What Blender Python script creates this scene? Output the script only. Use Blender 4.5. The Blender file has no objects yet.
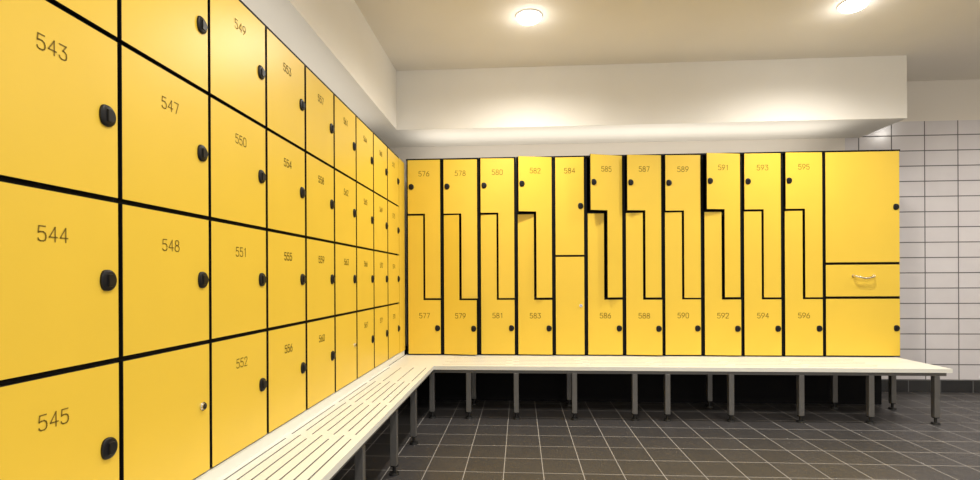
import bpy, bmesh, math
from mathutils import Matrix, Vector
S=bpy.context.scene
S.view_settings.view_transform='Standard'
S.view_settings.look='None'
COL=S.collection

# ---------------------------------------------------------------- materials
def mat(name, rgb, rough=.5, metal=0, noise=0.0, nscale=8, emit=None, estr=0, bump=0, bscale=200, spec=.5):
    m=bpy.data.materials.new(name); m.use_nodes=True
    nt=m.node_tree; b=nt.nodes['Principled BSDF']
    b.inputs['Base Color'].default_value=(*rgb,1); b.inputs['Roughness'].default_value=rough
    b.inputs['Metallic'].default_value=metal
    b.inputs['Specular IOR Level'].default_value=spec
    tc=nt.nodes.new('ShaderNodeTexCoord')
    if noise:
        n=nt.nodes.new('ShaderNodeTexNoise'); n.inputs['Scale'].default_value=nscale
        nt.links.new(tc.outputs['Object'],n.inputs['Vector'])
        r=nt.nodes.new('ShaderNodeValToRGB')
        r.color_ramp.elements[0].position=.3; r.color_ramp.elements[1].position=.7
        r.color_ramp.elements[0].color=(*[c*(1-noise) for c in rgb],1)
        r.color_ramp.elements[1].color=(*[min(1,c*(1+noise)) for c in rgb],1)
        nt.links.new(n.outputs['Fac'],r.inputs['Fac']); nt.links.new(r.outputs['Color'],b.inputs['Base Color'])
    if bump:
        n2=nt.nodes.new('ShaderNodeTexNoise'); n2.inputs['Scale'].default_value=bscale
        nt.links.new(tc.outputs['Object'],n2.inputs['Vector'])
        bp=nt.nodes.new('ShaderNodeBump'); bp.inputs['Strength'].default_value=bump; bp.inputs['Distance'].default_value=.002
        nt.links.new(n2.outputs['Fac'],bp.inputs['Height']); nt.links.new(bp.outputs['Normal'],b.inputs['Normal'])
    if emit:
        b.inputs['Emission Color'].default_value=(*emit,1); b.inputs['Emission Strength'].default_value=estr
    return m

YEL=mat('yellow_laminate',(.79,.54,.055),.38,noise=.02,nscale=3,bump=.05,spec=.42)
BLK=mat('black_laminate_core',(.006,.006,.007),.6,spec=.15)
LOCK=mat('black_plastic',(.006,.006,.008),.4,spec=.3)
CHR=mat('chrome',(.75,.74,.72),.22,1)
HND=mat('chrome_painted_reflection',(.80,.70,.48),.25,1)  # chrome with the yellow reflection of the lockers put into its colour
INK=mat('engraved_ink',(.16,.105,.015),.6,spec=.2)
INKL=mat('engraved_ink_faded',(.22,.145,.022),.6,spec=.2)
BEN=mat('white_bench_laminate',(.80,.80,.74),.42,noise=.015,nscale=5)
BENG=mat('bench_slot_edge',(.30,.30,.28),.6)
LEG=mat('grey_steel',(.18,.175,.17),.35,.5,noise=.03,nscale=20)
FOOT=mat('black_rubber',(.010,.010,.010),.5)
PLA=mat('white_plaster',(.88,.85,.79),.75,noise=.02,nscale=2,bump=.08,bscale=90)
CEI=mat('ceiling_paint',(.82,.78,.715),.8,noise=.02,nscale=2,bump=.08,bscale=90)
LAMP=mat('lamp_glass',(1,1,1),.3,emit=(1,.98,.94),estr=20)
RING=mat('lamp_trim_white',(.85,.83,.8),.4)
PLIN=mat('plinth_black',(.005,.005,.006),.7,spec=.15)

def tile_mat(name,axes,w,h,mort,c1,c2,cm,rough,off=(0,0),plaster=None,bias=0):
    m=bpy.data.materials.new(name); m.use_nodes=True; nt=m.node_tree; b=nt.nodes['Principled BSDF']
    g=nt.nodes.new('ShaderNodeNewGeometry'); sp=nt.nodes.new('ShaderNodeSeparateXYZ'); cb=nt.nodes.new('ShaderNodeCombineXYZ')
    nt.links.new(g.outputs['Position'],sp.inputs[0])
    for i,a in enumerate(axes):
        ad=nt.nodes.new('ShaderNodeMath'); ad.operation='ADD'; ad.inputs[1].default_value=off[i]+30
        nt.links.new(sp.outputs[a],ad.inputs[0]); nt.links.new(ad.outputs[0],cb.inputs[i])
    br=nt.nodes.new('ShaderNodeTexBrick'); br.offset=0; br.squash=1
    br.inputs['Scale'].default_value=1; br.inputs['Brick Width'].default_value=w; br.inputs['Row Height'].default_value=h
    br.inputs['Mortar Size'].default_value=mort; br.inputs['Mortar Smooth'].default_value=.1; br.inputs['Bias'].default_value=bias
    br.inputs['Color1'].default_value=(*c1,1); br.inputs['Color2'].default_value=(*c2,1); br.inputs['Mortar'].default_value=(*cm,1)
    nt.links.new(cb.outputs[0],br.inputs['Vector'])
    n=nt.nodes.new('ShaderNodeTexNoise'); n.inputs['Scale'].default_value=6; nt.links.new(cb.outputs[0],n.inputs['Vector'])
    mx=nt.nodes.new('ShaderNodeMixRGB'); mx.blend_type='OVERLAY'; mx.inputs['Fac'].default_value=.1
    nt.links.new(br.outputs['Color'],mx.inputs[1]); nt.links.new(n.outputs['Fac'],mx.inputs[2])
    ma=nt.nodes.new('ShaderNodeMapRange'); ma.inputs['To Min'].default_value=rough; ma.inputs['To Max'].default_value=.8
    nt.links.new(br.outputs['Fac'],ma.inputs['Value'])
    bp=nt.nodes.new('ShaderNodeBump'); bp.invert=True; bp.inputs['Strength'].default_value=.5; bp.inputs['Distance'].default_value=.002
    nt.links.new(br.outputs['Fac'],bp.inputs['Height'])
    nt.links.new(bp.outputs['Normal'],b.inputs['Normal'])
    col=mx.outputs[0]; ro=ma.outputs[0]
    if plaster:   # plaster outside the tiled zone: x < px or z > pz
        px,pz,pc=plaster
        a=nt.nodes.new('ShaderNodeMath'); a.operation='LESS_THAN'; a.inputs[1].default_value=px; nt.links.new(sp.outputs['X'],a.inputs[0])
        c=nt.nodes.new('ShaderNodeMath'); c.operation='GREATER_THAN'; c.inputs[1].default_value=pz; nt.links.new(sp.outputs['Z'],c.inputs[0])
        d=nt.nodes.new('ShaderNodeMath'); d.operation='MAXIMUM'; nt.links.new(a.outputs[0],d.inputs[0]); nt.links.new(c.outputs[0],d.inputs[1])
        m2=nt.nodes.new('ShaderNodeMixRGB'); nt.links.new(d.outputs[0],m2.inputs[0]); nt.links.new(col,m2.inputs[1]); m2.inputs[2].default_value=(*pc,1)
        m3=nt.nodes.new('ShaderNodeMath'); m3.operation='MAXIMUM'
        m4=nt.nodes.new('ShaderNodeMath'); m4.operation='MULTIPLY'; m4.inputs[1].default_value=.75
        nt.links.new(d.outputs[0],m4.inputs[0]); nt.links.new(m4.outputs[0],m3.inputs[0]); nt.links.new(ro,m3.inputs[1])
        col=m2.outputs[0]; ro=m3.outputs[0]
        sb=nt.nodes.new('ShaderNodeMath'); sb.operation='MULTIPLY_ADD'; sb.inputs[1].default_value=-.5; sb.inputs[2].default_value=.5
        nt.links.new(d.outputs[0],sb.inputs[0]); nt.links.new(sb.outputs[0],bp.inputs['Strength'])
    nt.links.new(col,b.inputs['Base Color']); nt.links.new(ro,b.inputs['Roughness'])
    return m
FLO=tile_mat('floor_tiles',('X','Y'),.23,.23,.0028,(.042,.040,.041),(.052,.049,.050),(.31,.295,.28),.45)
WTI=tile_mat('wall_tiles',('X','Z'),.31,.15,.005,(.69,.66,.68),(.66,.63,.65),(.13,.125,.13),.16,off=(.13,.03),plaster=(3.22,2.66,(.78,.73,.66)))
BTI=tile_mat('skirting_tiles',('X','Z'),.3,.15,.0035,(.022,.022,.024),(.028,.028,.03),(.12,.12,.12),.3,off=(.1,.03))

# ---------------------------------------------------------------- helpers
def link(o): COL.objects.link(o); return o
def new_obj(name,me,parent=None,loc=(0,0,0),rz=0):
    o=link(bpy.data.objects.new(name,me)); o.location=loc; o.rotation_euler[2]=rz
    if parent: o.parent=parent
    return o
def boxes_mesh(name,bs,mats,bevel=0):
    bm=bmesh.new()
    for b in bs:
        x0,x1,y0,y1,z0,z1=b[:6]; mi=b[6] if len(b)>6 else 0
        r=bmesh.ops.create_cube(bm,size=1,matrix=Matrix.Translation(((x0+x1)/2,(y0+y1)/2,(z0+z1)/2))@Matrix.Diagonal((x1-x0,y1-y0,z1-z0,1)))
        fs=set(f for v in r['verts'] for f in v.link_faces)
        for f in fs: f.material_index=mi
    if bevel: bmesh.ops.bevel(bm,geom=bm.edges[:],offset=bevel,segments=2,affect='EDGES',profile=.5)
    me=bpy.data.meshes.new(name); bm.to_mesh(me); bm.free()
    for m in mats: me.materials.append(m)
    return me
def structure(name,b,m,label=None):
    o=new_obj(name,boxes_mesh(name,[b],[m])); o['kind']='structure'; o['category']=name.split('_')[0]
    o['label']=label or name; return o
def thing(name,label,cat,loc,rz=0,group=None):
    o=link(bpy.data.objects.new(name,None)); o.location=loc; o.rotation_euler[2]=rz; o.empty_display_size=.1
    o['label']=label; o['category']=cat
    if group: o['group']=group
    return o
T=.013
def door_mesh(pts):
    """pts: (x,z) polygon counter-clockwise seen from the front (-Y). front at y=0"""
    bm=bmesh.new()
    f=[bm.verts.new((x,0,z)) for x,z in pts]; bk=[bm.verts.new((x,T,z)) for x,z in pts]
    n=len(pts)
    ff=bm.faces.new(f); fb=bm.faces.new(bk[::-1]); ff.material_index=0; fb.material_index=1
    for i in range(n):
        q=bm.faces.new((f[i],bk[i],bk[(i+1)%n],f[(i+1)%n])); q.material_index=1
    bmesh.ops.recalc_face_normals(bm,faces=bm.faces[:])
    # narrow black chamfer round the front face
    r=bmesh.ops.inset_region(bm,faces=[ff],thickness=.0016,depth=0)
    for q in r['faces']: q.material_index=1
    for v in ff.verts: v.co.y-=.0012
    me=bpy.data.meshes.new('door'); bm.to_mesh(me); bm.free()
    me.materials.append(YEL); me.materials.append(BLK); return me

DG={'0':[[(.15,0),(.4,0),(.52,.1),(.55,.25),(.55,.75),(.52,.9),(.4,1),(.15,1),(.03,.9),(0,.75),(0,.25),(.03,.1),(.15,0)]],
'1':[[(.12,.8),(.3,1),(.3,0)]],
'2':[[(0,.78),(.04,.92),(.15,1),(.4,1),(.52,.92),(.55,.78),(.5,.62),(0,0),(.55,0)]],
'3':[[(0,1),(.53,1),(.26,.6),(.42,.58),(.53,.46),(.55,.25),(.5,.08),(.38,0),(.15,0),(.03,.08),(0,.2)]],
'4':[[(.42,0),(.42,1),(0,.3),(.58,.3)]],
'5':[[(.52,1),(.06,1),(.02,.56),(.15,.62),(.36,.62),(.5,.53),(.55,.38),(.55,.22),(.5,.08),(.38,0),(.15,0),(.03,.08),(0,.18)]],
'6':[[(.44,1),(.1,.6),(0,.38),(0,.2),(.05,.07),(.17,0),(.38,0),(.5,.07),(.55,.2),(.55,.38),(.5,.51),(.38,.58),(.17,.58),(.05,.5)]],
'7':[[(0,1),(.55,1),(.2,0)]],
'8':[[(.27,.54),(.1,.6),(.05,.7),(.05,.86),(.15,1),(.4,1),(.5,.86),(.5,.7),(.45,.6),(.27,.54),(.07,.46),(0,.34),(0,.15),(.13,0),(.42,0),(.55,.15),(.55,.34),(.48,.46),(.27,.54)]]}
DG['9']=[[(.55-x,1-y) for x,y in DG['6'][0]]]
def number_mesh(txt,h=.036,sw=.0036,m=None):
    bm=bmesh.new(); adv=.8*h; W=adv*(len(txt)-1)+.55*h
    for k,ch in enumerate(txt):
        for pl in DG[ch]:
            P=[Vector((k*adv-W/2+p[0]*h,p[1]*h-h/2)) for p in pl]
            for a,b in zip(P,P[1:]):
                d=(b-a).normalized(); n=Vector((-d.y,d.x))*sw/2; a2=a-d*sw*.35; b2=b+d*sw*.35
                vs=[bm.verts.new((q.x,0,q.y)) for q in (a2-n,b2-n,b2+n,a2+n)]
                bm.faces.new(vs)
    me=bpy.data.meshes.new('door_number'); bm.to_mesh(me); bm.free(); me.materials.append(m or INK); return me

def cyl(bm,rx,rz,y0,y1,cx=0,cz=0,seg=32,mi=0,taper=1.0,half=None):
    A=[];B=[]
    for i in range(seg):
        a=2*math.pi*i/seg; x=math.cos(a)*rx; z=math.sin(a)*rz
        if half is not None: x=max(x,half)
        A.append(bm.verts.new((cx+x*taper,y0,cz+z*taper))); B.append(bm.verts.new((cx+x,y1,cz+z)))
    f=[bm.faces.new(A),bm.faces.new(B[::-1])]
    for i in range(seg): f.append(bm.faces.new((A[i],B[i],B[(i+1)%seg],A[(i+1)%seg])))
    for q in f: q.material_index=mi; q.smooth=False
    return f
def lock_mesh():
    bm=bmesh.new()
    # smooth low black rounded-D escutcheon built as a stack of rings (flat side towards the hinge)
    seg=36; prof=[(1,0),(1,-.003),(.97,-.005),(.9,-.0065),(.78,-.0075),(.6,-.008),(.3,-.0085)]
    R=[]
    for r,y in prof:
        ring=[]
        for i in range(seg):
            a=2*math.pi*i/seg; c=math.cos(a); s=math.sin(a)
            x=.026*r*(c if c>0 else -abs(c)**.62*.86); z=.0275*r*s
            ring.append(bm.verts.new((x,y,z)))
        R.append(ring)
    for a,b in zip(R,R[1:]):
        for i in range(seg):
            f=bm.faces.new((a[i],a[(i+1)%seg],b[(i+1)%seg],b[i])); f.smooth=True
    bm.faces.new(R[-1]); bm.faces.new(R[0][::-1])
    cyl(bm,.019,.018,-.0125,-.006,half=-.008,taper=.85)  # D-shaped turning grip
    bmesh.ops.recalc_face_normals(bm,faces=bm.faces[:])
    me=bpy.data.meshes.new('lock'); bm.to_mesh(me); bm.free(); me.materials.append(LOCK); me.materials.append(CHR); return me
def keylock_mesh():
    bm=bmesh.new(); cyl(bm,.014,.014,-.004,0,mi=0); cyl(bm,.011,.011,-.009,-.004,mi=0)
    r=bmesh.ops.create_cube(bm,size=1,matrix=Matrix.Translation((0,-.0095,0))@Matrix.Diagonal((.004,.002,.013,1)))
    for v in r['verts']:
        for f in v.link_faces: f.material_index=1
    bmesh.ops.recalc_face_normals(bm,faces=bm.faces[:])
    me=bpy.data.meshes.new('key_lock'); bm.to_mesh(me); bm.free(); me.materials.append(CHR); me.materials.append(LOCK); return me
LK=lock_mesh(); KL=keylock_mesh()

def add_door(cab,pts,hinge,num=None,numpos=None,lock=None,lockpos=None,ajar=0,name='door',nh=.036,nsw=.0036,dz=0,ink=None):
    """hinge: 'L' or 'R' ; positions in cabinet coords"""
    xs=[p[0] for p in pts]; hx=min(xs) if hinge=='L' else max(xs)
    me=door_mesh([(x-hx,z) for x,z in pts])
    d=new_obj(name,me,cab,(hx,0,dz),rz=(-ajar if hinge=='L' else ajar))
    if num: new_obj('door_number',number_mesh(num,nh,nsw,ink),d,(numpos[0]-hx,-.0021,numpos[1]))
    if lock=='knob': new_obj('lock',LK,d,(lockpos[0]-hx,-.0013,lockpos[1]))
    if lock=='key':
        k=new_obj('key_lock',KL,d,(lockpos[0]-hx,-.0013,lockpos[1])); k['label']='small chrome key lock'
    return d
def body(cab,w,h,dep,shelves):
    t=.012; y0=T+.001
    bs=[(0.001,t,y0,dep,0,h),(w-t,w-.001,y0,dep,0,h),(0.001,w-.001,0,dep,h-t,h+.004),(.001,w-.001,y0,dep,0,t),(t,w-t,dep-.008,dep,t,h-t)]
    for z in shelves: bs.append((t,w-t,y0,dep-.008,z-.006,z+.006))
    o=new_obj('body',boxes_mesh('body',bs,[BLK]),cab); o['label']='black laminate locker carcass'
    return o
G=.006
def rect(x0,x1,z0,z1,gx=G,gz=None):
    gz=gz or G
    return [(x0+gx,z0+gz),(x1-gx,z0+gz),(x1-gx,z1-gz),(x0+gx,z1-gz)]

# ---------------------------------------------------------------- room
CH=3.055; YB=5.1; XL=-1.6; XR=6.0; YF=-2.0
structure('floor',(XL-.2,XR+.2,YF,YB+.2,-.1,0),FLO,'dark grey square floor tiles with light grout')
structure('ceiling',(XL-.2,XR+.2,YF,YB+.2,CH,CH+.1),CEI,'warm white painted ceiling')
structure('wall_left',(XL-.2,XL,YF,YB+.2,0,CH),PLA,'white plaster wall behind lockers')
structure('wall_back',(XL,XR,YB,YB+.2,0,CH),WTI,'white glazed tile wall with plaster above')
structure('wall_right',(XR,XR+.2,YF,YB+.2,0,CH),PLA,'white plaster wall')
structure('trim_1',(-1.13,3.36,4.5,YB,2.51,CH),PLA,'white boxed bulkhead above the lockers')
structure('trim_2',(XL,-1.13,YF,YB,2.51,CH),PLA,'white boxed bulkhead above the lockers')
structure('baseboard_back',(3.32,XR,YB-.012,YB,0,.12),BTI,'dark tile skirting')

# ---------------------------------------------------------------- left lockers
CAM=1.135
LB=CAM-.652
rows=[r-LB for r in (CAM-.652,CAM-.21,CAM+.21,CAM+.635,CAM+1.065)]
ys=[.49+.38*i for i in range(11)]
nums=[['538','539','540','541'],['542','543','544','545'],['546','547','548',None],['549','550','551','552'],['553','554','555','556'],['557','558','559','560'],
      ['561','562','563',None],['564','565','566','567'],['568','569','570','571'],['572','573','574','575']]
FX=-1.06
for i,nn in enumerate(nums):
    w=.38
    lab=('yellow four-door locker column numbered %s to %s'%(nn[0],[k for k in nn if k][-1]))+(' with keyed bottom door' if nn[3] is None else '')
    c=thing('locker_cabinet',lab,'locker',(FX,ys[i],LB),math.pi/2,'yellow four-door lockers')
    body(c,w,rows[4],.52,rows[1:4])
    for k in range(4):
        z1=rows[4-k]; z0=rows[3-k]
        n=nn[k]
        if n: add_door(c,rect(0,w,z0,z1,.0065 if i<4 else .0095),'L',n,(w/2,z1-.105),'knob',(w-.043,(z0+z1)/2),0,nh=.033,nsw=.0030 if i<4 else .0042,ink=INKL if i<3 else INK)
        else: add_door(c,rect(0,w,z0,z1,.0065 if i<4 else .0095),'L',None,None,'key',(w-.045,(z0+z1)/2+.01),0)
    if i==9:   # yellow strip closing the corner
        f=new_obj('filler_panel',boxes_mesh('filler_panel',[(w+.006,w+.207,0,T,0,rows[4])],[YEL]),c); f['label']='narrow yellow corner filler strip'
H=1.80; BB=.436

# ---------------------------------------------------------------- back lockers
bx=[-1.045,-.712,-.372,-.034,.306,.595,.934,1.278,1.622,1.964,2.312,2.664,3.303]
Zu=1.725-BB; Zl=.948-BB
bn=[('576','577'),('578','579'),('580','581'),('582','583'),('584',None),('585','586'),('587','588'),('589','590'),('591','592'),('593','594'),('595','596')]
aj_u=[0.01,.04,.06,.22,.0,.30,.15,.05,.16,.03,.05]
aj_l=[0,.15,.01,.03,.0,.0,.08,.0,.04,.012,.0]
dzu=[0,-.003,0,.003,0,.004,.002,-.002,.003,0,0]
dzl=[0,-.0,.001,0,0,0,0,.001,0,0,.001]
GB=.016
for i,(a,b) in enumerate(bn):
    w=bx[i+1]-bx[i]
    if i==4:
        c=thing('locker_cabinet','narrow yellow locker with two stacked doors numbered 584','locker',(bx[i],4.5,BB))
        body(c,w,H,.58,[H/2])
        add_door(c,rect(0,w,H/2,H,GB,.008),'L',a,(w/2,H-.13),'knob',(w-.048,H/2+.45),nh=.044,nsw=.0044)
        add_door(c,rect(0,w,0,H/2,GB,.008),'L',None,None,'key',(w-.048,H/2-.45))
        continue
    c=thing('locker_cabinet','yellow two-person locker with Z-shaped doors numbered %s and %s'%(a,b),'locker',(bx[i],4.5,BB),0,'yellow Z-door lockers')
    body(c,w,H,.58,[Zu,Zl])
    m=w*.5; g=.008
    up=[(GB,Zu+g),(m+g,Zu+g),(m+g,Zl+g),(w-GB,Zl+g),(w-GB,H-g),(GB,H-g)]
    lo=[(GB,g),(w-GB,g),(w-GB,Zl-g),(m-g,Zl-g),(m-g,Zu-g),(GB,Zu-g)]
    add_door(c,up,'R',a,(w/2,H-.135),'knob',(.047,H-.255),aj_u[i],nh=.044,nsw=.0044,dz=dzu[i])
    add_door(c,lo,'L',b,(w/2,.36),'knob',(w-.047,.245),aj_l[i],nh=.044,nsw=.0044,dz=dzl[i])
w=bx[12]-bx[11]
c=thing('locker_cabinet','wide yellow cabinet with two doors and a flap with metal handle','locker',(bx[11],4.5,BB))
z1=.517; z2=.815
body(c,w,H,.58,[z1,z2])
add_door(c,rect(0,w,z2,H,.010,.010),'L',None,None,'knob',(w-.04,z2+.49))
fd=add_door(c,rect(0,w,z1,z2,.010,.010),'L',name='drawer')
add_door(c,rect(0,w,0,z1,.010,.010),'L',None,None,'knob',(w-.04,.25))
# curved bow handle
cu=bpy.data.curves.new('handle','CURVE'); cu.dimensions='3D'; cu.bevel_depth=.009; cu.bevel_resolution=3
sp=cu.splines.new('BEZIER'); P=[(-.085,0,0),(-.075,-.03,-.004),(0,-.036,-.020),(.075,-.03,-.004),(.085,0,0)]
sp.bezier_points.add(4)
for bp_,p in zip(sp.bezier_points,P): bp_.co=p; bp_.handle_left_type=bp_.handle_right_type='AUTO'
tmp=bpy.data.objects.new('tmp',cu); COL.objects.link(tmp)
me=bpy.data.meshes.new_from_object(tmp.evaluated_get(bpy.context.evaluated_depsgraph_get())); bpy.data.objects.remove(tmp)
bm=bmesh.new(); bm.from_mesh(me)
for sx in (-.085,.085): cyl(bm,.013,.013,-.006,0,cx=sx,seg=20)
bmesh.ops.recalc_face_normals(bm,faces=bm.faces[:]); bm.to_mesh(me); bm.free()
me.materials.clear(); me.materials.append(HND)
h=new_obj('handle',me,fd,(w/2-G,-.0013,z1+.19)); h['label']='curved polished metal pull handle'

# added black bases carry the lockers; the back one deepens shade under the bench
p=thing('locker_plinth','black base added below the yellow lockers, deepening the shade under the bench','plinth',(0,0,0))
new_obj('base',boxes_mesh('base',[(-1.2,3.2,4.59,5.08,0,BB-.001)],[PLIN]),p)
p=thing('locker_plinth','black base added below the yellow lockers, deepening the shade under the bench','plinth',(0,0,0))
new_obj('base',boxes_mesh('base',[(-1.58,-1.26,.5,4.5,0,LB-.001)],[PLIN]),p)

# ---------------------------------------------------------------- benches
def slot_panel(L,Wd,th,slots,name='seat'):
    """length along X, width along Y, slots: rectangles cut through"""
    xs=sorted(set([0,L]+[round(v,5) for s in slots for v in s[:2]])); yy=sorted(set([0,Wd]+[round(v,5) for s in slots for v in s[2:]]))
    nx,ny=len(xs)-1,len(yy)-1
    def solid(i,j):
        if i<0 or j<0 or i>=nx or j>=ny: return False
        cx=(xs[i]+xs[i+1])/2; cy=(yy[j]+yy[j+1])/2
        return not any(a<cx<b and c<cy<d for a,b,c,d in slots)
    bm=bmesh.new(); V={}
    def v(i,j,k):
        if (i,j,k) not in V: V[(i,j,k)]=bm.verts.new((xs[i],yy[j],-th if k==0 else 0))
        return V[(i,j,k)]
    for i in range(nx):
        for j in range(ny):
            if not solid(i,j): continue
            bm.faces.new((v(i,j,1),v(i+1,j,1),v(i+1,j+1,1),v(i,j+1,1)))
            bm.faces.new((v(i,j,0),v(i,j+1,0),v(i+1,j+1,0),v(i+1,j,0)))
            if not solid(i-1,j): bm.faces.new((v(i,j,0),v(i,j,1),v(i,j+1,1),v(i,j+1,0)))
            if not solid(i+1,j): bm.faces.new((v(i+1,j,0),v(i+1,j+1,0),v(i+1,j+1,1),v(i+1,j,1)))
            if not solid(i,j-1): bm.faces.new((v(i,j,0),v(i+1,j,0),v(i+1,j,1),v(i,j,1)))
            if not solid(i,j+1): bm.faces.new((v(i,j+1,0),v(i,j+1,1),v(i+1,j+1,1),v(i+1,j+1,0)))
    bm.normal_update()
    for f in bm.faces:
        c=f.calc_center_median()
        if abs(f.normal.z)<.5 and 0.001<c.y<Wd-.001 and 0.001<c.x<L-.001: f.material_index=1
    me=bpy.data.meshes.new(name); bm.to_mesh(me); bm.free(); me.materials.append(BEN); me.materials.append(BENG); return me
def slots(L,rowsy,ln=.52,gap=.06,w=.0075,x0=.08):
    out=[]
    for r,y in enumerate(rowsy):
        x=x0+(0.0 if r%2==0 else .05)
        while x+ln<L-.05:
            out.append((round(x,5),round(x+ln,5),y-w/2,y+w/2)); x+=ln+gap
    return out
BT=.432; TH=.03
def leg(bench,x,y,z1=BT-TH-.03):
    l=new_obj('leg',LEGM,bench,(x,y,0)); f=new_obj('foot',FOOTM,l,(0,0,0)); return l
LEGM=boxes_mesh('leg',[(-.020,.020,-.020,.020,.055,BT-TH-.03)],[LEG],bevel=.003)
bm=bmesh.new()
for r1,r2,za,zb in ((.030,.027,0,.014),(.010,.010,.014,.05),(.024,.024,.05,.0555)):
    bmesh.ops.create_cone(bm,cap_ends=True,segments=24,radius1=r1,radius2=r2,depth=zb-za,matrix=Matrix.Translation((0,0,(za+zb)/2)))
FOOTM=bpy.data.meshes.new('foot'); bm.to_mesh(FOOTM); bm.free(); FOOTM.materials.append(FOOT)

# back bench
X0,X1=-1.06,3.27; Y0,Y1=3.95,4.56
b=thing('bench','long white slotted bench on grey steel legs below Z-door lockers','bench',(X0,Y0,0))
L=X1-X0
new_obj('seat',slot_panel(L,Y1-Y0,TH,slots(L,[.08,.15,.22,.29,.36,.43],x0=.42)),b,(0,0,BT))
lx=[-.72,-.42,-.035,.43,.905,1.16,1.65,2.18,2.70,3.18]
rails=[(0.02,L-.02,.03,.06,BT-TH-.03,BT-TH)]+[(0.02,L-.02,.47,.50,BT-TH-.03,BT-TH)]
for x in lx: rails.append((x-X0-.015,x-X0+.015,.06,.47,BT-TH-.03,BT-TH))
r=new_obj('frame',boxes_mesh('frame',rails,[LEG]),b); r['label']='grey steel under-seat frame'
for k,x in enumerate(lx):
    leg(b,x-X0,.045)
    if k in (1,3,6,8,9): leg(b,x-X0,.485)
# left bench
Xa,Xb=-1.22,-.70; Ya,Yb=.35,3.948
b=thing('bench','white slotted bench on grey steel legs below four-door lockers','bench',(Xb,Ya,0),math.pi/2)
L=Yb-Ya
# local +x = world +y ; local +y = world -x
new_obj('seat',slot_panel(L,Xb-Xa,TH,slots(L,[.045,.095,.145,.195,.245,.295,.34],x0=.1)),b,(0,0,BT))
u=new_obj('infill',boxes_mesh('infill',[(.14,4.145,.366,.378,BT+.0002,LB-.0015)],[BEN]),b); u['label']='white upstand strip added over the shaded gap below the lockers'  # added white strip hides the shaded gap between bench and lockers
ly=[.55,1.1,1.65,2.22,2.83,3.36]
rails=[(0.02,L-.02,.02,.05,BT-TH-.03,BT-TH),(0.02,L-.02,.44,.47,BT-TH-.03,BT-TH)]
for y in ly: rails.append((y-Ya-.015,y-Ya+.015,.05,.44,BT-TH-.03,BT-TH))
r=new_obj('frame',boxes_mesh('frame',rails,[LEG]),b); r['label']='grey steel under-seat frame'
for y in ly:
    leg(b,y-Ya,.035); leg(b,y-Ya,.455)

# ---------------------------------------------------------------- downlights
def ring_mesh():
    bm=bmesh.new(); n=40; prof=[(.100,0),(.100,-.004),(.096,-.008),(.088,-.008),(.084,-.003),(.084,0)]
    R=[[bm.verts.new((r*math.cos(2*math.pi*i/n),r*math.sin(2*math.pi*i/n),z)) for r,z in prof] for i in range(n)]
    for i in range(n):
        for k in range(len(prof)-1): bm.faces.new((R[i][k],R[(i+1)%n][k],R[(i+1)%n][k+1],R[i][k+1]))
    bmesh.ops.recalc_face_normals(bm,faces=bm.faces[:])
    me=bpy.data.meshes.new('trim_ring'); bm.to_mesh(me); bm.free(); me.materials.append(RING); return me
RM=ring_mesh()
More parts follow.
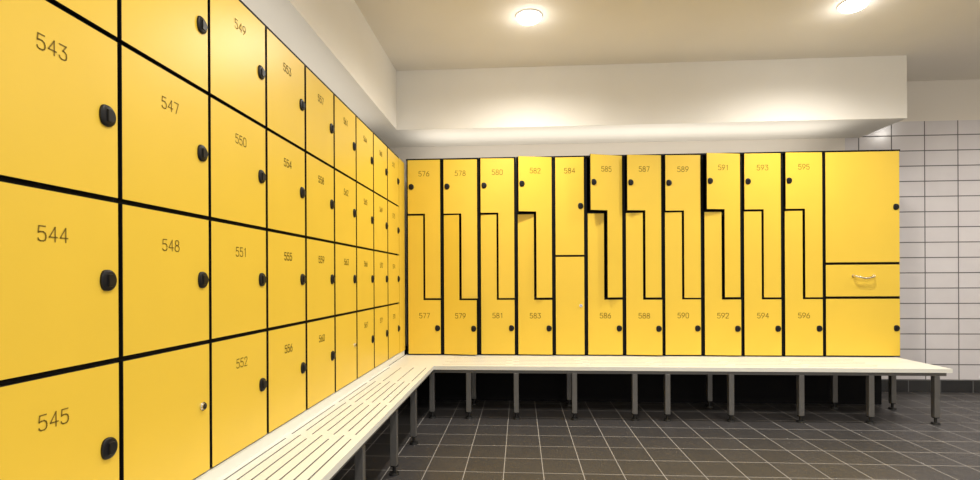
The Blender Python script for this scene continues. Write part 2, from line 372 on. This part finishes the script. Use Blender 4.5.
# shallow glowing lens
bm=bmesh.new(); n=40; prof=[(.087,-.002),(.085,-.014),(.076,-.028),(.055,-.038),(.03,-.043),(.01,-.044)]
R=[[bm.verts.new((r*math.cos(2*math.pi*i/n),r*math.sin(2*math.pi*i/n),z)) for i in range(n)] for r,z in prof]
for a,b_ in zip(R,R[1:]):
    for i in range(n): bm.faces.new((a[i],a[(i+1)%n],b_[(i+1)%n],b_[i])).smooth=True
bm.faces.new(R[-1]); bm.faces.new(R[0][::-1]); bmesh.ops.recalc_face_normals(bm,faces=bm.faces[:])
LM=bpy.data.meshes.new('lens'); bm.to_mesh(LM); bm.free(); LM.materials.append(LAMP)
for (x,y) in [(.073,3.63),(2.35,3.62),(4.6,3.62),(.073,1.5),(2.35,1.5),(4.6,1.5),(.073,-.7),(2.35,-.7)]:
    d=thing('downlight','round recessed ceiling downlight glowing warm white','ceiling light',(x,y,CH),0,'recessed ceiling downlights')
    new_obj('trim_ring',RM,d); new_obj('lens',LM,d)
    ld=bpy.data.lights.new('lamp','SPOT'); ld.energy=(110 if (x>4 or (y<2 and x<1)) else 135); ld.spot_size=math.radians(168); ld.spot_blend=1; ld.shadow_soft_size=.05; ld.color=(1,.94,.85)
    lo=link(bpy.data.objects.new('lamp',ld)); lo.parent=d; lo.location=(0,0,-.10)
    ld=bpy.data.lights.new('lamp_glow','POINT'); ld.energy=1.1; ld.shadow_soft_size=.05; ld.color=(1,.95,.87)  # extra point light added for a soft halo on the ceiling
    lo=link(bpy.data.objects.new('lamp_glow',ld)); lo.parent=d; lo.location=(0,0,-.17)

# unseen area lights added above the lockers to brighten the bulkhead underside
for nm,loc,sx,sy,en in (('added_underside_fill',(.95,4.72,2.25),3.9,.36,9),('added_underside_fill',(-1.34,2.4,2.22),.3,3.8,4.5)):
    ld=bpy.data.lights.new(nm,'AREA'); ld.shape='RECTANGLE'; ld.size=sx; ld.size_y=sy; ld.energy=en; ld.color=(1,.93,.82)
    lo=link(bpy.data.objects.new(nm,ld)); lo.location=loc; lo.rotation_euler=(math.pi,0,0)

wd=bpy.data.worlds.new('World'); S.world=wd; wd.use_nodes=True
wd.node_tree.nodes['Background'].inputs[0].default_value=(1,.95,.875,1); wd.node_tree.nodes['Background'].inputs[1].default_value=.95

# ---------------------------------------------------------------- camera
cd=bpy.data.cameras.new('Camera'); cam=link(bpy.data.objects.new('Camera',cd)); S.camera=cam
cd.sensor_width=36; cd.lens=494/980*36; cd.shift_y=38.5/980; cd.clip_start=.05
M=Matrix.Translation((0,0,CAM))@Matrix.Rotation(math.radians(3.48),4,'Z')@Matrix.Rotation(math.radians(90),4,'X')@Matrix.Rotation(math.radians(-.275),4,'Z')
cam.matrix_world=M
